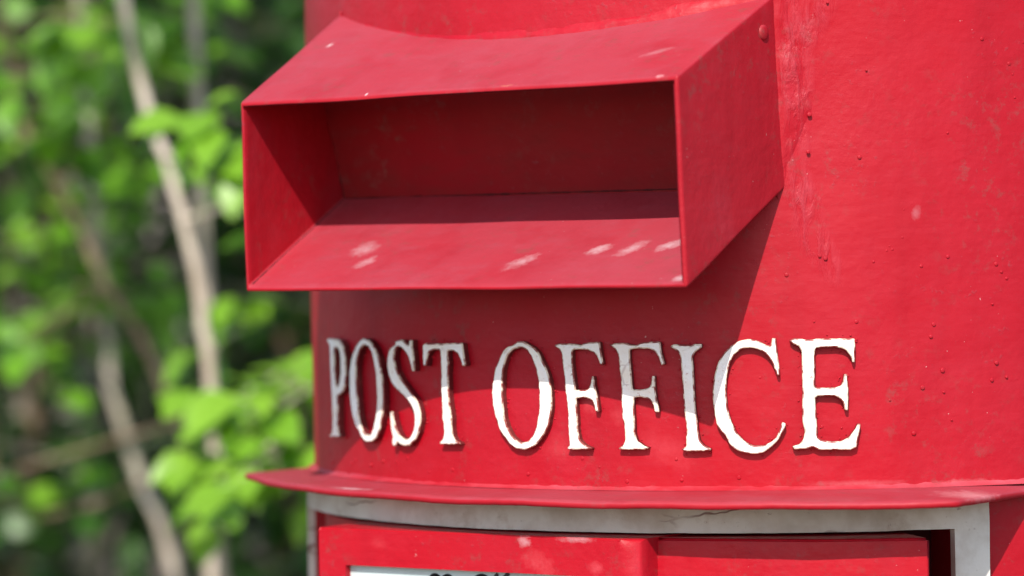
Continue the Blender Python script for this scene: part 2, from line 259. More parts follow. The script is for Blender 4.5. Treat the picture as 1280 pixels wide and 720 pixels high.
# hood corner points (front opening, and where it meets the drum)
FTL,FTR,FBR,FBL=Vector((-.0973,-.2417,.1468)),Vector((.0978,-.2417,.1480)),Vector((.0980,-.2387,.0742)),Vector((-.0984,-.2387,.0748))
BTL,BTR,BBR,BBL=Vector((-.1016,-.17227,.1844)),Vector((.0981,-.17427,.1795)),Vector((.1003,-.1730,.1087)),Vector((-.1004,-.1730,.1105))
def plane_of(a,b,c):
    n=(b-a).cross(c-a).normalized(); return a,n
hc=(FTL+FTR+FBR+FBL+BTL+BTR+BBR+BBL)/8
planes=[]
for a,b,c in ((FTL,FTR,(BTL+BTR)/2),(FBL,FBR,(BBL+BBR)/2),(FTL,FBL,(BTL+BBL)/2),(FTR,FBR,(BTR+BBR)/2)):
    p0,n=plane_of(a,b,c)
    if (hc-p0).dot(n)>0: n=-n     # outward
    planes.append((p0,n))
T=.0019
# drum above the ledge
bm=bmesh.new()
A0,A1,NA=-100,100,380; ZT=.335; NZ=190
g=[[bm.verts.new(cyl(A0+(A1-A0)*i/NA,ZT*j/NZ)) for j in range(NZ+1)] for i in range(NA+1)]
for i in range(NA):
    for j in range(NZ): bm.faces.new((g[i][j],g[i+1][j],g[i+1][j+1],g[i][j+1]))
for p0,n in planes:
    bmesh.ops.bisect_plane(bm,geom=bm.verts[:]+bm.edges[:]+bm.faces[:],plane_co=p0-n*T*.5,plane_no=n,dist=1e-6)
kill=[f for f in bm.faces if all((f.calc_center_median()-(p0-n*T*.5)).dot(n)<1e-6 for p0,n in planes)]
bmesh.ops.delete(bm,geom=kill,context='FACES')
for v in bm.verts:
    d=noise.noise(Vector((v.co.x*14,v.co.y*14,v.co.z*14)))*.0006+noise.noise(v.co*60)*.00012
    # shallow dent beside the lower corner of the hood
    e=(v.co-cyl(33.5,.13)); d-=.0012*math.exp(-(e.x*e.x+e.y*e.y)/.012**2-(e.z/.05)**2)
    rr=Vector((v.co.x,v.co.y,0)).normalized(); v.co+=rr*d
# back half
NB=60
g=[[bm.verts.new(cyl(A1+(360-A1+A0)*i/NB,ZT*j/8)) for j in range(9)] for i in range(NB+1)]
for i in range(NB):
    for j in range(8): bm.faces.new((g[i][j],g[i+1][j],g[i+1][j+1],g[i][j+1]))
# blisters and drips in the paint
rnd=random.Random(4)
BL=[(42.5,.101),(52.6,.0806),(53.2,.0777),(53.8,.0753),(41.2,.0866),(33.6,.0847),(39.2,.0823),(42.3,.0909),(32.9,.061),(37.3,.0607),(36.3,.0411),(46.4,.0423),(46.5,.0344),(47.3,.0242),(51.9,.0383),(54.9,.1499),(55.1,.1414),(38.8,.1517),(32.6,.1225),(32.8,.1361),(27.2,.041),(23.4,.0307),(52.1,.066),(34.2,.0838),(40.9,.0878),(40.6,.0862)]
for _ in range(22): BL.append((rnd.uniform(28,60),rnd.uniform(.003,.19)))
for _ in range(18): BL.append((rnd.uniform(-40,25),rnd.uniform(.003,.012)))
for a,z in BL:
    c=cyl(a,z); dome(bm,c+Vector((c.x,c.y,0)).normalized()*.0002,Vector((c.x,c.y,0)),rnd.uniform(.0004,.0009),rnd.uniform(.00012,.0003),7)
# crumbs of old paint left round the letters
for key,loops in LETTERS.items():
    for L in loops:
        n=len(L)
        for i in range(n):
            p0,p1=Vector(L[i]),Vector(L[(i+1)%n]); d=p1-p0
            for q in range(int(d.length/1.2)+1):
                if rnd.random()<.45:
                    u=p0.lerp(p1,rnd.random())+Vector((d.y,-d.x)).normalized()*rnd.uniform(-1.5,1.5)
                    aa=math.degrees(u.x/203.5); c=cyl(aa,u.y/1000); rr_=Vector((c.x,c.y,0)).normalized(); rs=rnd.uniform(.0002,.0006)
                    dome(bm,c+rr_*.0001,rr_+Vector((rnd.uniform(-.3,.3),0,rnd.uniform(-.3,.3))),rs,rs*rnd.uniform(.5,1.3),5,2)
# drum below the ledge: closed wall either side of the door opening, plinth and recess
DO=48.6; DL=50.0
def wallgrid(a0,a1,z0,z1,r,na,flip=False):
    g=[[bm.verts.new(cyl(a0+(a1-a0)*i/na,z0+(z1-z0)*j/4,r)) for j in range(5)] for i in range(na+1)]
    for i in range(na):
        for j in range(4):
            f=(g[i][j],g[i+1][j],g[i+1][j+1],g[i][j+1]); bm.faces.new(f[::-1] if flip else f)
wallgrid(DO,360-DL,-.50,0,R,120); wallgrid(-DL,DO,-.0152,0,R,48); wallgrid(0,360,GZ+.1,-.50,R,120)
for s in (-1,1):
    a=DO if s>0 else -DL; v=[bm.verts.new(cyl(a,z,r)) for z,r in ((-.5,R),(-.0152,R),(-.0152,.165),(-.5,.165))]; bm.faces.new(v if s>0 else v[::-1])
for z,fl in ((-.0152,0),(-.5,1)):
    for i in range(48):
        a,b=-DO+2*DO*i/48,-DO+2*DO*(i+1)/48
        v=[bm.verts.new(cyl(q,z,r)) for q,r in ((a,R),(b,R),(b,.165),(a,.165))]; bm.faces.new(v)
body=wpart('body',bm,m_body,pb,True)
bm=bmesh.new(); wg=[[bm.verts.new(cyl(-DO-4+(2*DO+8)*i/30,z,.166)) for z in (-.52,0)] for i in range(31)]
for i in range(30): bm.faces.new((wg[i][0],wg[i+1][0],wg[i+1][1],wg[i][1]))
wpart('recess_lining',bm,m_dark,pb,True)
# roof and foot
bm=bmesh.new(); lathe(bm,[(.2,.33),(.214,.333),(.218,.34),(.218,.352),(.212,.358),(.2,.365),(.16,.392),(.1,.412),(.04,.420),(.0005,.421)]); wpart('domed_cap',bm,m_plain,pb,True)
bm=bmesh.new(); lathe(bm,[(.2,GZ+.12),(.212,GZ+.118),(.216,GZ+.105),(.226,GZ+.09),(.23,GZ+.0),]); wpart('base_ring',bm,m_base,pb,True)

# hood: sheet-metal chute
bm=bmesh.new()
BK=.030   # run on past the drum surface, inside
def back(F,B): return B+(B-F).normalized()*BK
outer=[[FTL,FTR,FBR,FBL],[back(FTL,BTL),back(FTR,BTR),back(FBR,BBR),back(FBL,BBL)]]
def inset(L,t):
    c=sum(L,Vector())/4; ex=(L[1]-L[0]).normalized(); ez=(L[0]-L[3]).normalized()
    return [L[0]+ex*t-ez*t,L[1]-ex*t-ez*t,L[2]-ex*t+ez*t,L[3]+ex*t+ez*t]
ivf=inset(outer[0],T)
WTL,WTR,WBR,WBL=Vector((-.0985,-.1885,.149)),Vector((.0975,-.1885,.149)),Vector((.0985,-.1755,.1096)),Vector((-.0987,-.1755,.1103))
inn_b=inset(outer[1],T)
sh=[[bm.verts.new(p) for p in L] for L in (outer[0],outer[1],ivf,inn_b)]
oe=[]
for i in range(4):
    j=(i+1)%4
    bm.faces.new((sh[0][i],sh[0][j],sh[1][j],sh[1][i])); bm.faces.new((sh[2][j],sh[2][i],sh[3][i],sh[3][j])); bm.faces.new((sh[0][j],sh[0][i],sh[2][i],sh[2][j]))
bm.edges.ensure_lookup_table()
def edge(a,b): return bm.edges.get((a,b))
es=[edge(sh[0][i],sh[0][(i+1)%4]) for i in range(4)]+[edge(sh[0][i],sh[1][i]) for i in range(4)]
bmesh.ops.recalc_face_normals(bm,faces=bm.faces)
bmesh.ops.bevel(bm,geom=es,offset=.0011,segments=3,affect='EDGES',profile=.5)
es=[e for e in bm.edges if e.calc_length()>.012]
bmesh.ops.subdivide_edges(bm,edges=es,cuts=40,use_grid_fill=True)
for v in bm.verts: 
    v.co+=Vector((noise.noise(v.co*25),noise.noise(v.co*25+Vector((3,3,3))),noise.noise(v.co*25+Vector((7,1,2)))))*.0005
hood=wpart('posting_hood',bm,m_hood,pb)
mod=hood.modifiers.new('wn','WEIGHTED_NORMAL'); hood.data.polygons.foreach_set('use_smooth',[True]*len(hood.data.polygons)); mod.keep_sharp=True
for e in hood.data.edges: pass
# inner back plate
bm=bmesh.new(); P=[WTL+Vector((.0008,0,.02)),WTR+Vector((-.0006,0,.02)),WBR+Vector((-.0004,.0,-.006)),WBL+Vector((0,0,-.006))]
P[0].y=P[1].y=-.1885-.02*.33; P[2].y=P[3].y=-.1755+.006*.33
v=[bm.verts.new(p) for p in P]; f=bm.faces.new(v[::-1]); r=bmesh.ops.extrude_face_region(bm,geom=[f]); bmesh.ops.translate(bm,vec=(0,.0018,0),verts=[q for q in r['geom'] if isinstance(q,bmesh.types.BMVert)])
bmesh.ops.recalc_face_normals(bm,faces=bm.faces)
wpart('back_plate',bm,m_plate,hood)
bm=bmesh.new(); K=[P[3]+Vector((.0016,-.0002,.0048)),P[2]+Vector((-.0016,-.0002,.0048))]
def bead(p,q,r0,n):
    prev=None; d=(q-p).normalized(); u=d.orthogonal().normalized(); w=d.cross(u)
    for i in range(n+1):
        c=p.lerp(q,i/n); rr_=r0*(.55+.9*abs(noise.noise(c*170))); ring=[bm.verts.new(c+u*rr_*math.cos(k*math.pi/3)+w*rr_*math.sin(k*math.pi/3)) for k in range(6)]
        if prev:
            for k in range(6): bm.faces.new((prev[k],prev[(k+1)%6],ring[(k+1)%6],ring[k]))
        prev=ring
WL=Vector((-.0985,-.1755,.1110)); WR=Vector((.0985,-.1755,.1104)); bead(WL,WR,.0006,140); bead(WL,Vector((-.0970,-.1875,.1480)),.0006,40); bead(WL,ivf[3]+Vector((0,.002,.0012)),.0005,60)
wpart('dark_corner_bead',bm,m_dark,hood,True)  # thin dark beads along the slot's inner corners
bm=bmesh.new(); sn=planes[3][1]; dome(bm,Vector((.0984,-.1830,.1655)),sn,.0030,.0010,16,4); wpart('rivet',bm,m_hood,hood,True)
bm=bmesh.new(); dome(bm,Vector((-.1003,-.1800,.1640)),planes[2][1],.0030,.0013,16,4); wpart('rivet',bm,m_hood,hood,True)
# painted-over weld where the hood meets the drum
def junction():
    pts=[]
    def oncyl(x,z): return Vector((x,-math.sqrt(max(R*R-x*x,0)),z))
    n=60
    for i in range(n+1):
        t=i/n; x=BBR.x+(BTR.x-BBR.x)*t; z=BBR.z+.0005+(BTR.z-BBR.z-.0005)*t; pts.append((oncyl(x,z),'R'))
    p0,nn=planes[0]
    n=90
    for i in range(1,n):
        t=i/n; x=BTR.x+(BTL.x-BTR.x)*t; y=-math.sqrt(R*R-x*x); z=p0.z-((x-p0.x)*nn.x+(y-p0.y)*nn.y)/nn.z; pts.append((Vector((x,y,z)),'T'))
    for i in range(n//2+1):
        t=i/(n//2); x=BTL.x+(BBL.x-BTL.x)*t; z=BTL.z+(BBL.z-BTL.z)*t; pts.append((oncyl(x,z),'L'))
    return pts
bm=bmesh.new(); J=junction(); prev=None
for i,(p,s) in enumerate(J):
    tan=(J[min(i+1,len(J)-1)][0]-J[max(i-1,0)][0]).normalized()
    rad=Vector((p.x,p.y,0)).normalized()
    oc=rad.cross(tan).normalized()
    if oc.dot(p-Vector((0,p.y,.14)))<0: oc=-oc
    po=planes[{'T':0,'L':2,'R':3}[s]][1]; op=tan.cross(po).normalized()
    if op.dot(rad)<0: op=-op
    fade=min(1,i/22,(len(J)-1-i)/8) if s!='T' else 1; fade=fade*fade*(3-2*fade)
    nz=noise.noise(p*120); n2=noise.noise(p*45+Vector((4,4,4)))
    wc=(.0100 if s=='R' else .0042)*(1+.45*n2+.25*nz)*(.12+.88*fade); wp=(.0018 if s=='R' else .0026)*(1+.3*nz)*(.3+.7*fade)
    a=p+oc*wc; 
    ra=Vector((a.x,a.y,0)).normalized(); a=Vector((ra.x*(R-.0018),ra.y*(R-.0018),a.z))
    b=p+op*wp-po*.0020
    c=p+(oc*.15*wc+rad*(.0019*fade if s=='R' else .0010))+po*.0004
    ring=[]
    for k in range(9):
        t=k/8; q=a*(1-t)**2+c*2*t*(1-t)+b*t*t
        amp=.0006*math.sin(math.pi*t)
        q+=rad*amp*(noise.noise(Vector((p.x*160,p.z*160,t*6)))+ .6*noise.noise(Vector((p.x*420,p.z*420,t*9))))
        ring.append(bm.verts.new(q))
    if prev:
        for k in range(8): bm.faces.new((prev[k],prev[k+1],ring[k+1],ring[k]))
    prev=ring
bmesh.ops.recalc_face_normals(bm,faces=bm.faces)
wpart('weld_seam',bm,m_body,hood,True)

# raised letters
def smooth_loop(L):
    out=[]
    n=len(L)
    for i in range(n):
        a,b=Vector(L[i]),Vector(L[(i+1)%n])
        out.append(a.lerp(b,.14)); out.append(a.lerp(b,.86))
    # resample long spans
    res=[]
    for i in range(len(out)):
        a,b=out[i],out[(i+1)%len(out)]; d=(b-a).length; m=max(1,int(d/1.0))
        for q in range(m): res.append(a.lerp(b,q/m))
    o2=[]
    for q in res:
        w=Vector((noise.noise(Vector((q.x*.7,q.y*.7,1))),noise.noise(Vector((q.x*.7,q.y*.7,8)))))*.13+Vector((noise.noise(Vector((q.x*2,q.y*2,3))),noise.noise(Vector((q.x*2,q.y*2,5)))))*.09
        o2.append(q+w)
    return o2
NAMES={'P':'letter P, first of POST','O':'narrow letter O of POST','S':'letter S','T':'letter T, last of POST','O2':'wide letter O, first of OFFICE','F':'first letter F of OFFICE','F2':'second letter F of OFFICE','I':'letter I','C':'letter C','E':'letter E, last of OFFICE'}
LT=.0033
for key,loops in LETTERS.items():
    crv=bpy.data.curves.new('tmp','CURVE'); crv.dimensions='2D'; crv.fill_mode='BOTH'; crv.extrude=LT*1000/2-.5; crv.bevel_depth=.5; crv.bevel_resolution=1; crv.offset=-.45
    for L in loops:
        pts=smooth_loop(L); sp=crv.splines.new('POLY'); sp.points.add(len(pts)-1)
        for q,pt in zip(pts,sp.points): pt.co=(q.x,q.y,0,1)
        sp.use_cyclic_u=True
    co=bpy.data.objects.new('tmp',crv); COL.objects.link(co)
    dg=bpy.context.evaluated_depsgraph_get(); me=bpy.data.meshes.new_from_object(co.evaluated_get(dg))
    COL.objects.unlink(co); bpy.data.objects.remove(co)
    bm=bmesh.new(); bm.from_mesh(me); bmesh.ops.remove_doubles(bm,verts=bm.verts,dist=.001)
    bmesh.ops.recalc_face_normals(bm,faces=bm.faces)
    for f in bm.faces:
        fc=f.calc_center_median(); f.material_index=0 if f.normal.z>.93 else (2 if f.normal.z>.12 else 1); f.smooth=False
    for v in bm.verts:
        h=(v.co.z+LT*500)/1000; h+=noise.noise(Vector((v.co.x*.15,v.co.y*.15,0)))*.0002 if h>.001 else 0
        a=v.co.x/203.5; z=v.co.y/1000; r=R+h-.0001
        v.co=Vector((r*math.sin(a),-r*math.cos(a),z))
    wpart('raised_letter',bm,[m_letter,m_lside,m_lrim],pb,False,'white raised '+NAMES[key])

# ledge
bm=bmesh.new()
plan=[(-55,.199),(-51.1,.2287),(-42,.2250),(-33,.2235),(-24,.2231),(-16,.2232),(-5,.225),(6.8,.2284),(16.6,.2300),(30.8,.2390),(38,.2415),(43.8,.2445),(49.0,.2238),(54.5,.2065),(58,.2032),(62,.199)]
def rp(a):
    for (a0,r0),(a1,r1) in zip(plan,plan[1:]):
        if a<=a1: 
            t=(a-a0)/(a1-a0)
            if a0<-51 or a1>43.9:  # straight cut ends, linear in plan
                p=cyl(a0,0,r0).lerp(cyl(a1,0,r1),t); return p
            return cyl(a,0,r0+(r1-r0)*(3*t*t-2*t*t*t if 0 else t))
    return cyl(a,0,plan[-1][1])
N_=220; cols=[]
for i in range(N_+1):
    a=-55+117*i/N_
    po=rp(a); ang=math.degrees(math.atan2(po.x,-po.y)); pi_=cyl(ang,0,.198)
    col=[]
    w=noise.noise(Vector((a*.12,0,0)))*.0005+noise.noise(Vector((a*.9,2,0)))*.00015
    dl=(po-pi_).length
    for j in range(7):
        t=j/6; p=pi_.lerp(po,t); col.append(bm.verts.new((p.x,p.y,.0003-.0022*t+w*t)))
    n=(po-pi_).normalized() if dl>1e-4 else Vector((0,-1,0))
    col.append(bm.verts.new((po.x+n.x*.0004,po.y+n.y*.0004,-.0026+w)));
    col.append(bm.verts.new((po.x+n.x*.0003,po.y+n.y*.0003,-.0040+w)))
    p=pi_.lerp(po,.97); col.append(bm.verts.new((p.x,p.y,-.0043+w)))
    col.append(bm.verts.new((pi_.x,pi_.y,-.0025)))
    cols.append(col)
for a,b in zip(cols,cols[1:]):
    for k in range(len(a)-1): bm.faces.new((a[k],a[k+1],b[k+1],b[k]))
for c in (cols[0],cols[-1]): bm.faces.new(c)
bmesh.ops.recalc_face_normals(bm,faces=bm.faces)
led=wpart('ledge',bm,m_ledge,pb,True)
me=led.data
for e in me.edges: pass
# caulked joint of ledge and drum
bm=bmesh.new(); prev=None
for i in range(221):
    a=-54+115*i/220; p=cyl(a,0); s=1+.5*noise.noise(Vector((a*.8,1,1)))
    ring=[bm.verts.new(cyl(a,.0018*s,.1998)),bm.verts.new(cyl(a,.0007*s,.2006)),bm.verts.new(cyl(a,.0001,.2018+.0006*s))]
    if prev:
        for k in range(2): bm.faces.new((prev[k],prev[k+1],ring[k+1],ring[k]))
    prev=ring
wpart('seam',bm,m_weld,led,True)

# white door frame
bm=bmesh.new()
FO=51.6; FI=47.1
for args in ((-FO,50.9,-.0152,-.0003,.1985,.2032,110,4),(-FO,-50.3,-.505,-.0152,.1985,.2032,3,60),(FI,50.9,-.505,-.0152,.1985,.2032,5,60),(-FO,FO,-.52,-.505,.1985,.2032,60,2)):
    arc_slab(bm,*args,jit=.0002)
bmesh.ops.remove_doubles(bm,verts=bm.verts,dist=.00005)
wpart('door_frame',bm,m_frame,pb)
# door
bm=bmesh.new(); arc_slab(bm,-46.3,43.4,-.498,-.0177,.1935,.1965,90,1)
door=wpart('door',bm,m_door,pb,True)
dm=door.modifiers.new('es','EDGE_SPLIT'); dm.split_angle=math.radians(40)
bx0,bx1,by,bt,bb=-.0838,.0607,-.2150,-.0160,-.235
ix0,ix1,it,ib=-.0711,.048,-.0300,-.222
bm=bmesh.new()
# picture-frame like box: front ring with window, sides back to the door
def ring(x0,x1,z0,z1,y): return [bm.verts.new((x0,y,z1)),bm.verts.new((x1,y,z1)),bm.verts.new((x1,y,z0)),bm.verts.new((x0,y,z0))]
o_=ring(bx0,bx1,bb,bt,by); i_=ring(ix0,ix1,ib,it,by); d_=ring(ix0,ix1,ib,it,by+.0032); k_=ring(bx0,bx1,bb,bt,-.168)
for q in range(4):
    w=(q+1)%4
    bm.faces.new((o_[q],o_[w],i_[w],i_[q])); bm.faces.new((i_[q],i_[w],d_[w],d_[q])); bm.faces.new((o_[w],o_[q],k_[q],k_[w]))
bmesh.ops.recalc_face_normals(bm,faces=bm.faces)
bm.edges.ensure_lookup_table()
bmesh.ops.bevel(bm,geom=[bm.edges.get((o_[1],o_[2]))],offset=.008,segments=8,affect='EDGES',profile=.5)
es=[e for e in bm.edges if abs(e.verts[0].co.y-by)<1e-5 and abs(e.verts[1].co.y-by)<1e-5 and (abs(e.verts[0].co.z-bt)<1e-5 and abs(e.verts[1].co.z-bt)<1e-5)]
bmesh.ops.bevel(bm,geom=es,offset=.0008,segments=2,affect='EDGES')
nf=wpart('notice_frame',bm,m_door,door,True); q=nf.modifiers.new('es','EDGE_SPLIT'); q.split_angle=math.radians(35)
bm=bmesh.new(); box(bm,ix0-.002,ix1+.002,by+.0030,by+.0042,ib-.002,it+.002); wpart('notice_sheet',bm,m_paper,door,label='pale bluish white notice behind the frame window')
# flat raised panel beside the notice frame
bm=bmesh.new(); PA,PB=Vector((.0590,-.2013,0)),Vector((.1520,-.1640,0)); PC,PD=Vector((.130,-.142,0)),Vector((.059,-.182,0))
top=[bm.verts.new((p.x,p.y,-.0163)) for p in (PA,PB,PC,PD)]; bot=[bm.verts.new((p.x,p.y,-.235)) for p in (PA,PB,PC,PD)]
bm.faces.new(top); bm.faces.new(bot[::-1])
for q in range(4): bm.faces.new((top[q],bot[q],bot[(q+1)%4],top[(q+1)%4]))
bmesh.ops.recalc_face_normals(bm,faces=bm.faces)
bmesh.ops.bevel(bm,geom=[e for e in bm.edges],offset=.0010,segments=3,affect='EDGES')
bmesh.ops.subdivide_edges(bm,edges=[e for e in bm.edges if e.calc_length()>.03],cuts=24,use_grid_fill=True)
for v in bm.verts:
    t=(v.co.x-PA.x)/(PB.x-PA.x); v.co+=Vector((.35,-.93,0))*(.0055*4*max(0,t*(1-t)))+noise.noise_vector(v.co*22)*.0004
lp_=wpart('raised_panel',bm,m_door,door,True); q=lp_.modifiers.new('wn','WEIGHTED_NORMAL')
# tops of the black characters at the notice's upper edge
bm=bmesh.new()
def stroke(pts,w,y=by+.0026):
    for (x0,z0),(x1,z1) in zip(pts,pts[1:]):
        d=Vector((x1-x0,0,z1-z0)); n=Vector((-d.z,0,d.x)).normalized()*w/2; 
        a,b=Vector((x0,y,z0)),Vector((x1,y,z1)); e=d.normalized()*w*.2
        bm.faces.new([bm.verts.new(p) for p in (a-e+n,b+e+n,b+e-n,a-e-n)])
def arc(cx,cz,r,a0,a1,w,sx=1): stroke([(cx+sx*r*math.cos(math.radians(a0+(a1-a0)*i/10)),cz+r*math.sin(math.radians(a0+(a1-a0)*i/10))) for i in range(11)],w)
arc(-.0310,-.0350,.0026,20,160,.0012); arc(-.0252,-.0350,.0026,20,160,.0012)
stroke([(-.0046,-.0335),(-.0025,-.0312)],.0014); stroke([(.0004,-.0325),(.0024,-.0307)],.0015); arc(-.0095,-.0357,.004,40,150,.0011)
r=bmesh.ops.extrude_face_region(bm,geom=bm.faces[:]); bmesh.ops.translate(bm,vec=(0,.0003,0),verts=[q for q in r['geom'] if isinstance(q,bmesh.types.BMVert)])
wpart('notice_characters',bm,m_black,door)

# ---------------- garden behind ----------------
def bark(name,a,b):
    k=N(name); c=k.mix(k.ramp(k.noise(1,5,.6,vec=k.mapv(scale=(60,60,18))),.35,.65),a,b)
    c=k.mix(k.math('MULTIPLY',k.ramp(k.noise(9,4,.6),.5,.65),.6),c,(.10,.12,.05))
    return k.fin(c,.85,k.bump(k.noise(1,5,.6,vec=k.mapv(scale=(160,160,50))),.6,.004),.2)
m_pale=bark('pale_bark',(.66,.57,.46),(.46,.37,.28)); m_brown=bark('brown_bark',(.34,.24,.15),(.2,.13,.08)); m_grey=bark('grey_bark',(.24,.20,.17),(.13,.11,.09))
def leaf_mat(name,c0,c1,c2,trans=.35):
    k=N(name); at_=k.n('ShaderNodeAttribute'); at_.attribute_name='tone'
    f=at_.outputs['Fac']
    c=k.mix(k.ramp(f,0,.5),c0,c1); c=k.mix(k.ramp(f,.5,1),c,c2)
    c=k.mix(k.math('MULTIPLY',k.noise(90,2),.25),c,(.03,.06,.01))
    k.fin(c,.38,None,.5)
    tr=k.n('ShaderNodeBsdfTranslucent'); k.put(tr.inputs[0],k.mix(.5,c,(.25,.5,.03)))
    ms=k.n('ShaderNodeMixShader'); ms.inputs[0].default_value=trans
    out=[x for x in k.t.nodes if x.type=='OUTPUT_MATERIAL'][0]
    k.t.links.new(k.b.outputs[0],ms.inputs[1]); k.t.links.new(tr.outputs[0],ms.inputs[2]); k.t.links.new(ms.outputs[0],out.inputs[0])
    return k.m
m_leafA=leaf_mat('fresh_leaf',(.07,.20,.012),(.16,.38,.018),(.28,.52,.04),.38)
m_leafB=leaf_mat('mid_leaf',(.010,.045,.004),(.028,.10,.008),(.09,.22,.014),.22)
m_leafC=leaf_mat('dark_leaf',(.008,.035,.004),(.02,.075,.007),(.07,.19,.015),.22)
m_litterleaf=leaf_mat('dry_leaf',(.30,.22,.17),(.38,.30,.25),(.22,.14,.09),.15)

class Leaves:
    def __init__(s): s.v=[];s.f=[];s.t=[]
    def add(s,p,nrm,up,L,Wd,tone,droop=.25):
        nrm=nrm.normalized(); d=(up-nrm*up.dot(nrm))
        if d.length<1e-4: d=nrm.orthogonal()
        d=d.normalized(); sd=nrm.cross(d); b=len(s.v)
        prof=((0,.0),(.18,.62),(.42,1.),(.7,.78),(.9,.35),(1,.0))
        for t,w in prof:
            c=p+d*L*t-nrm*(droop*L*t*t)
            s.v+= [c-sd*Wd*.5*w+nrm*.12*Wd*w, c, c+sd*Wd*.5*w+nrm*.12*Wd*w]
        for i in range(5):
            a=b+3*i
            s.f+= [(a,a+1,a+4,a+3),(a+1,a+2,a+5,a+4)]; s.t+=[tone,tone]
    def build(s,name,mat,p):
        me=bpy.data.meshes.new(name); me.from_pydata([tuple(v) for v in s.v],[],s.f); a=me.attributes.new('tone','FLOAT','FACE'); a.data.foreach_set('value',s.t)
        return wpart(name,me,mat,p,True)
def tube(bm,pts,r0,r1,n=8):
    prev=None; m=len(pts)
    for i,p in enumerate(pts):
        t=(pts[min(i+1,m-1)]-pts[max(i-1,0)]).normalized(); a=t.cross(Vector((.3,.2,1)) if abs(t.z)<.9 else Vector((1,0,0))).normalized(); b=t.cross(a)
        r=r0+(r1-r0)*i/(m-1)
        ring=[bm.verts.new(p+a*r*math.cos(2*math.pi*k/n)+b*r*math.sin(2*math.pi*k/n)) for k in range(n)]
        if prev:
            for k in range(n): bm.faces.new((prev[k],prev[(k+1)%n],ring[(k+1)%n],ring[k]))
        prev=ring
    bm.faces.new(prev)
def poly(ctrl,step=.04,wob=.006,seed=0):
    out=[]; n=len(ctrl)
    for i in range(n-1):
        p0=ctrl[max(i-1,0)];p1=ctrl[i];p2=ctrl[i+1];p3=ctrl[min(i+2,n-1)]; m=max(2,int((p2-p1).length/step))
        for k_ in range(m):
            t=k_/m; q=.5*((2*p1)+(p2-p0)*t+(2*p0-5*p1+4*p2-p3)*t*t+(3*p1-p0-3*p2+p3)*t**3)
            out.append(q+noise.noise_vector(q*5+Vector((seed,0,0)))*wob)
    out.append(ctrl[-1]); return out
def rv(r): return Vector((r.uniform(-1,1),r.uniform(-1,1),r.uniform(-1,1)))
TOSUN=SD.copy()
def spray(lv,bm,r,start,dirn,length,size,tone,dens=.028,thick=.0012):
    pts=[start]; d=dirn.normalized(); n=max(3,int(length/.03))
    for i in range(n):
        d=(d+rv(r)*.22+Vector((0,0,-.03))).normalized(); pts.append(pts[-1]+d*length/n)
    tube(bm,pts,thick,thick*.5,5)
    L=0
    for i in range(1,len(pts)):
        for q in range(max(1,int((length/n)/dens))):
            p=pts[i-1].lerp(pts[i],r.random())
            out=(rv(r)+d*.6+Vector((0,0,.1))).normalized()
            nr=(Vector((0,0,1))*.7+TOSUN*.7+rv(r)*.75)
            s=size*r.uniform(.6,1.15)
            lv.add(p+out*.006,nr,out,s,s*r.uniform(.62,.8),min(1,max(0,tone+r.uniform(-.35,.35))),r.uniform(.05,.4))
    nr=(Vector((0,0,1))*.6+TOSUN+rv(r)*.6); lv.add(pts[-1],nr,d,size,size*.7,tone)
def base_down(p,r,spread=.12):
    """stem points from the ground up to p"""
    g=Vector((p.x+r.uniform(-spread,spread),p.y+r.uniform(-spread,spread),GZ-.02)); return [g,g.lerp(p,.5)+rv(r)*.03,p]
def shrub(name,label,stems,leafmat,barkmats,r,nspray,size,tone,z0,z1,group,twl=(.12,.28),extra=(),dens=.028,cat='shrub'):
    c=sum((s[0][0] for s in stems),Vector())/len(stems)
    rt=root(name,(c.x,c.y,GZ),label,cat,group)
    lv=Leaves()
    for si,(ctrl,ra,rb) in enumerate(stems):
        bm=bmesh.new(); pts=poly(ctrl,seed=si); tube(bm,pts,ra,rb,10)
        cand=[p for p in pts if z0<p.z<z1]
        if cand:
            for q in range(nspray//len(stems)):
                p=r.choice(cand); d=Vector((r.uniform(-1,1),r.uniform(-1,1),r.uniform(-.3,.8)))
                spray(lv,bm,r,p,d,r.uniform(*twl),size,tone,dens)
        for (p,n,ln,sz) in (extra if si==0 else ()):
            near=min(pts,key=lambda q:(q-p).length)
            tube(bm,poly([near,near.lerp(p,.5)+rv(r)*.01,p],wob=.002),.0018,.001,5)
            for q in range(n): spray(lv,bm,r,p+rv(r)*ln*.15,rv(r)-cf*.2,ln*r.uniform(.6,1.1),sz,tone+.2,.022,.0008)
        wpart('stem',bm,barkmats[si%len(barkmats)],rt,True)
    lv.build('foliage',leafmat,rt)
    return rt
r=random.Random(11)
def line(d,*pp,dd=None,top=1.1):
    """stem whose visible stretch runs through the given directions; grown on to the ground and up past the frame"""
    P=[at(x,y,d+(dd or 0)*i) for i,(x,y) in enumerate(pp)]
    P.sort(key=lambda p:p.z)
    lo=P[0]; dr=(P[0]-P[1]).normalized(); g=Vector((lo.x+dr.x*.12,lo.y+dr.y*.12,lo.z-.3)); g2=Vector((g.x+dr.x*.05,g.y,GZ-.02))
    hi=P[-1]; du=(P[-1]-P[-2]).normalized(); u=hi+Vector((du.x*.15,du.y*.15,.35)); u2=u+Vector((du.x*.1,du.y*.1,top-.35))
    return [g2,g]+P+[u,u2]
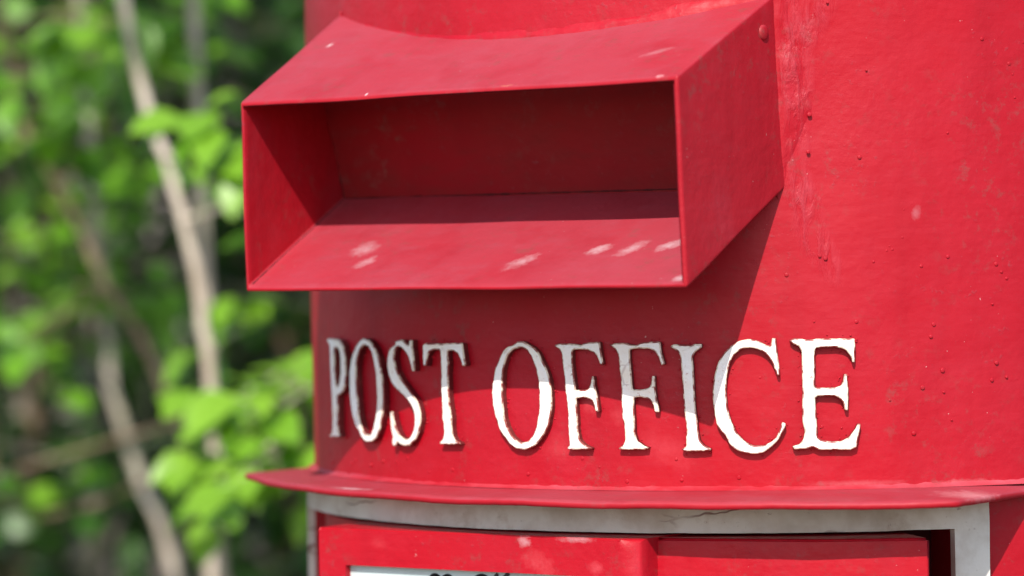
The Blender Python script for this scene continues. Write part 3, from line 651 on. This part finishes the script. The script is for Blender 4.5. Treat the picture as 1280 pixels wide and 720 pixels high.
# near shrub with fresh leaves, straight behind the box
ex=[(at(*q[:2],q[2]),q[3],q[4],q[5]*1.28) for q in (
 (345,500,1.88,5,.050,.026),(290,540,1.92,4,.045,.026),(250,530,1.95,3,.035,.025),(350,560,1.86,4,.04,.026),(275,590,1.95,3,.04,.024),(385,480,1.9,3,.04,.026),(320,480,1.96,3,.04,.026),
 (235,645,1.98,1,.02,.024),(270,150,1.9,2,.025,.026),(290,225,1.9,3,.035,.026),(320,270,1.95,2,.03,.026),
 (300,410,2.1,2,.04,.024),(375,605,2.0,3,.04,.026),(330,610,2.1,2,.03,.024))]
shrub('shrub','slender shrub with fresh lime green leaves close behind the post box',
  [(line(2.05,(262,510),(245,400),(238,330),(205,190),(165,50)),.0042,.0030),(line(2.2,(262,715),(275,640),(268,560)),.0055,.0036)],
  m_leafA,[m_pale,m_pale],r,10,.028,.6,.45,1.3,'shrubs behind the post box',extra=ex)
ex3=[(at(x,y,d),n_,s_,.040) for x,y,d,n_,s_ in ((205,200,1.98,3,.04),(190,150,2.0,2,.03),(170,95,1.98,2,.03),(150,20,2.0,3,.035),(60,45,2.0,2,.025),(70,165,2.05,2,.025),(225,250,2.0,3,.035),(240,300,2.02,2,.03),(160,200,2.05,2,.03),(150,560,2.0,0,.03))]
ex+=ex3
ex2=[(at(*q[:2],q[2]),q[3],q[4],q[5]*1.28) for q in (
 (65,40,2.1,2,.025,.028),(150,25,2.15,3,.035,.03),(185,75,2.3,3,.05,.028),(95,75,2.3,2,.03,.028),(72,165,2.2,2,.025,.028),(60,140,2.3,2,.04,.024),(215,90,2.4,3,.05,.026),
 (10,590,2.2,1,.02,.02),(20,300,2.5,2,.05,.026),(45,95,2.2,2,.05,.026),(110,190,2.3,3,.05,.026),(20,220,2.35,2,.05,.026),(95,20,2.2,2,.05,.026),(210,20,2.3,3,.05,.026),(25,420,2.3,2,.05,.026),(110,440,2.5,2,.05,.026),(30,650,2.4,2,.05,.026),(10,20,2.6,3,.05,.026),(115,270,2.6,2,.05,.026),(100,380,2.5,3,.05,.028),(200,380,2.6,3,.05,.026),(40,340,2.6,3,.06,.028))]
shrub('shrub','loose shrub with thin slanting brown stems and scattered bright leaves left of the post box',
  [(line(2.3,(222,525),(130,360),(95,275),(50,190),(15,90)),.0036,.0028),(line(2.45,(222,720),(180,610),(140,500),(130,420)),.005,.0032)],
  m_leafA,[m_brown,m_pale],r,26,.027,.3,.42,1.4,'shrubs behind the post box',extra=ex2)
def lat(px,d): 
    p=at(px,360,d); return p.x,p.y
def auto_stems(px,d,n,h,spread,rad=.008,lean=.25):
    x,y=lat(px,d); S=[]
    for i in range(n):
        b=Vector((x+r.uniform(-spread,spread)*.4,y+r.uniform(-spread,spread)*.4,GZ-.02)); t=Vector((x+r.uniform(-1,1)*spread,y+r.uniform(-1,1)*spread,GZ+h*r.uniform(.8,1.05)))
        m1=b.lerp(t,.35)+rv(r)*.05; m2=b.lerp(t,.7)+rv(r)*.07
        S.append(([b,m1,m2,t],rad*r.uniform(.7,1.3),rad*.45))
    return S
SHR=[
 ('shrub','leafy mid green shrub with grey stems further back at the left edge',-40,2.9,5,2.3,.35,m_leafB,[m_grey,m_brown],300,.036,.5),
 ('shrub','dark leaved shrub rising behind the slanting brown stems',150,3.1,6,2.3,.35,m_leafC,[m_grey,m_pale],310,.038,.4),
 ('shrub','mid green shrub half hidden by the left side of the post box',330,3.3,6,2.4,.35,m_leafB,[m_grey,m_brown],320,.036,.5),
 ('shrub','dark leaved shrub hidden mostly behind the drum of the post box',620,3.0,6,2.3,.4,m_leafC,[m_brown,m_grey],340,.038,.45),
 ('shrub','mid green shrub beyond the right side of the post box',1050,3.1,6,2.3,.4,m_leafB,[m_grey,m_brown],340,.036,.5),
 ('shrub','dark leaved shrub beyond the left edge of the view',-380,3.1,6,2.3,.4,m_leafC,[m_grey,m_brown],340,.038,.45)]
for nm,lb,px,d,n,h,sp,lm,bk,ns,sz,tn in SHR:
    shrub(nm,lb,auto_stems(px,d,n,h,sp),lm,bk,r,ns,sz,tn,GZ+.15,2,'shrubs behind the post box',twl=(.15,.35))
# unseen tree, added so its boughs cast broken shade on the shrubs
tx,ty=lat(-420,2.9); rt=root('tree',(tx,ty,GZ),'added unseen tree left of the view, its leafy boughs placed to shade the shrubs','tree','small trees behind the shrubs')
bm=bmesh.new(); lv=Leaves(); tp=poly([Vector((tx,ty,GZ-.05)),Vector((tx+.05,ty,GZ+1)),Vector((tx,ty-.1,GZ+2.4)),Vector((tx+.1,ty-.1,GZ+3.4))],.08,.02); tube(bm,tp,.05,.025,12)
for (px,d,up_) in ((60,2.7,1.5),(230,3.1,1.6),(120,3.4,1.3),(20,2.2,1.4),(330,3.3,1.7),(180,2.5,1.7),(300,2.6,1.9),(60,3.2,1.6)):
    T_=at(px,360+r.uniform(-250,250),d)+SD*up_; st=min(tp,key=lambda q:abs(q.z-T_.z+.3)); bl=poly([st,st.lerp(T_,.5)+Vector((0,0,.12)),T_],.06,.01); tube(bm,bl,.014,.004,6)
    for q in range(8): spray(lv,bm,r,T_+rv(r)*.16,rv(r),r.uniform(.1,.28),.05,.5,.03,.0012)
wpart('trunk',bm,m_grey,rt,True); lv.build('crown',m_leafB,rt)
TR=[('tree','small tree with a pale trunk and dark crown behind the shrubs on the left',60,4.2,.028,m_leafC),
    ('tree','small tree with grey trunk and mid green crown behind shrubs nearest the post box',300,4.6,.030,m_leafB),
    ('tree','small tree with a dark crown behind the right side of the post box',900,4.5,.035,m_leafC)]
for nm,lb,px,d,ra,lm in TR:
    x,y=lat(px,d); rt=root(nm,(x,y,GZ),lb,'tree','small trees behind the shrubs')
    bm=bmesh.new(); ctrl=[Vector((x,y,GZ-.05)),Vector((x+.05,y,GZ+1)),Vector((x-.04,y+.05,GZ+2)),Vector((x+.03,y,GZ+3.2))]; pts=poly(ctrl,.08,.02); tube(bm,pts,ra,ra*.4,12)
    lv=Leaves()
    for q in range(34):
        p=r.choice(pts[len(pts)//3:]); d_=Vector((r.uniform(-1,1),r.uniform(-1,1),r.uniform(.0,.7))).normalized(); L=r.uniform(.3,.8)
        lp=poly([p,p+d_*L*.5+rv(r)*.05,p+d_*L],.06,.01); tube(bm,lp,.008,.003,6)
        for w in range(9): spray(lv,bm,r,r.choice(lp),rv(r)+d_*.4,r.uniform(.15,.35),.05,.4,.035,.0015)
    wpart('trunk',bm,m_pale if px==60 else m_grey,rt,True); lv.build('crown',lm,rt)
# ground: sheet to the horizon with a bank of leaf litter rising behind the trees
gm=N('leaf_litter_ground'); c=gm.mix(gm.ramp(gm.noise(5,5,.65),.4,.62),(.11,.085,.07),(.34,.28,.26)); c=gm.mix(gm.ramp(gm.noise(1.3,4,.6),.5,.62),c,(.05,.09,.025)); c=gm.mix(gm.ramp(gm.noise(40,3,.6),.55,.65),c,(.10,.07,.05))
gmat=gm.fin(c,.9,gm.bump(gm.noise(30,5,.7),.8,.03),.2)
bm=bmesh.new(); fx=Vector((cf.x,cf.y,0)).normalized(); sx=Vector((-fx.y,fx.x,0)); o=Vector((cl.x,cl.y,0))
us=[-200,-60,-20,-8,-3]+[-3+.35*i for i in range(1,60)]+[20,30,60,200]; vs=[-200,-60,-20]+[-9+.6*i for i in range(31)]+[20,60,200]
gg=[]
for u in us:
    row=[]
    for v in vs:
        h=0
        t=max(0,min(1,(u-5.0)/3.5)); h=1.9*t*t*(3-2*t)+max(0,min(u,14)-8.5)*.25
        p=o+fx*u+sx*v; p.z=GZ+h+noise.noise(p*.8)*.06*(1+3*t)
        if (p.xy).length<1.0: p.z=GZ
        row.append(bm.verts.new(p))
    gg.append(row)
for i in range(len(us)-1):
    for j in range(len(vs)-1): bm.faces.new((gg[i][j],gg[i+1][j],gg[i+1][j+1],gg[i][j+1]))
bmesh.ops.recalc_face_normals(bm,faces=bm.faces)
go=link('ground',bm,gmat,None,True); go['kind']='structure'
# ivy and dry leaves covering the bank
lv=Leaves(); rr=random.Random(3)
for q in range(9000):
    u=rr.uniform(4.6,9); v=rr.uniform(-1.0,3.2) if q%3 else rr.uniform(-5,5); t=max(0,min(1,(u-5)/3.5)); z=GZ+1.9*t*t*(3-2*t)+max(0,u-8.5)*.25
    p=o+fx*u+sx*v; cl_=noise.noise(Vector((u*1.6,v*1.6,0)))
    if cl_<.1 and rr.random()<.93: continue
    p.z=z+rr.uniform(0,.16)
    s=rr.uniform(.05,.11); lv.add(p,Vector((0,0,1))+rv(rr)*.7-fx*.4,rv(rr),s,s*.8,rr.random(),.2)
iv=lv.build('ground_cover',m_leafC,go); iv.parent=None; iv.matrix_world=Matrix.Identity(4); iv['kind']='stuff'
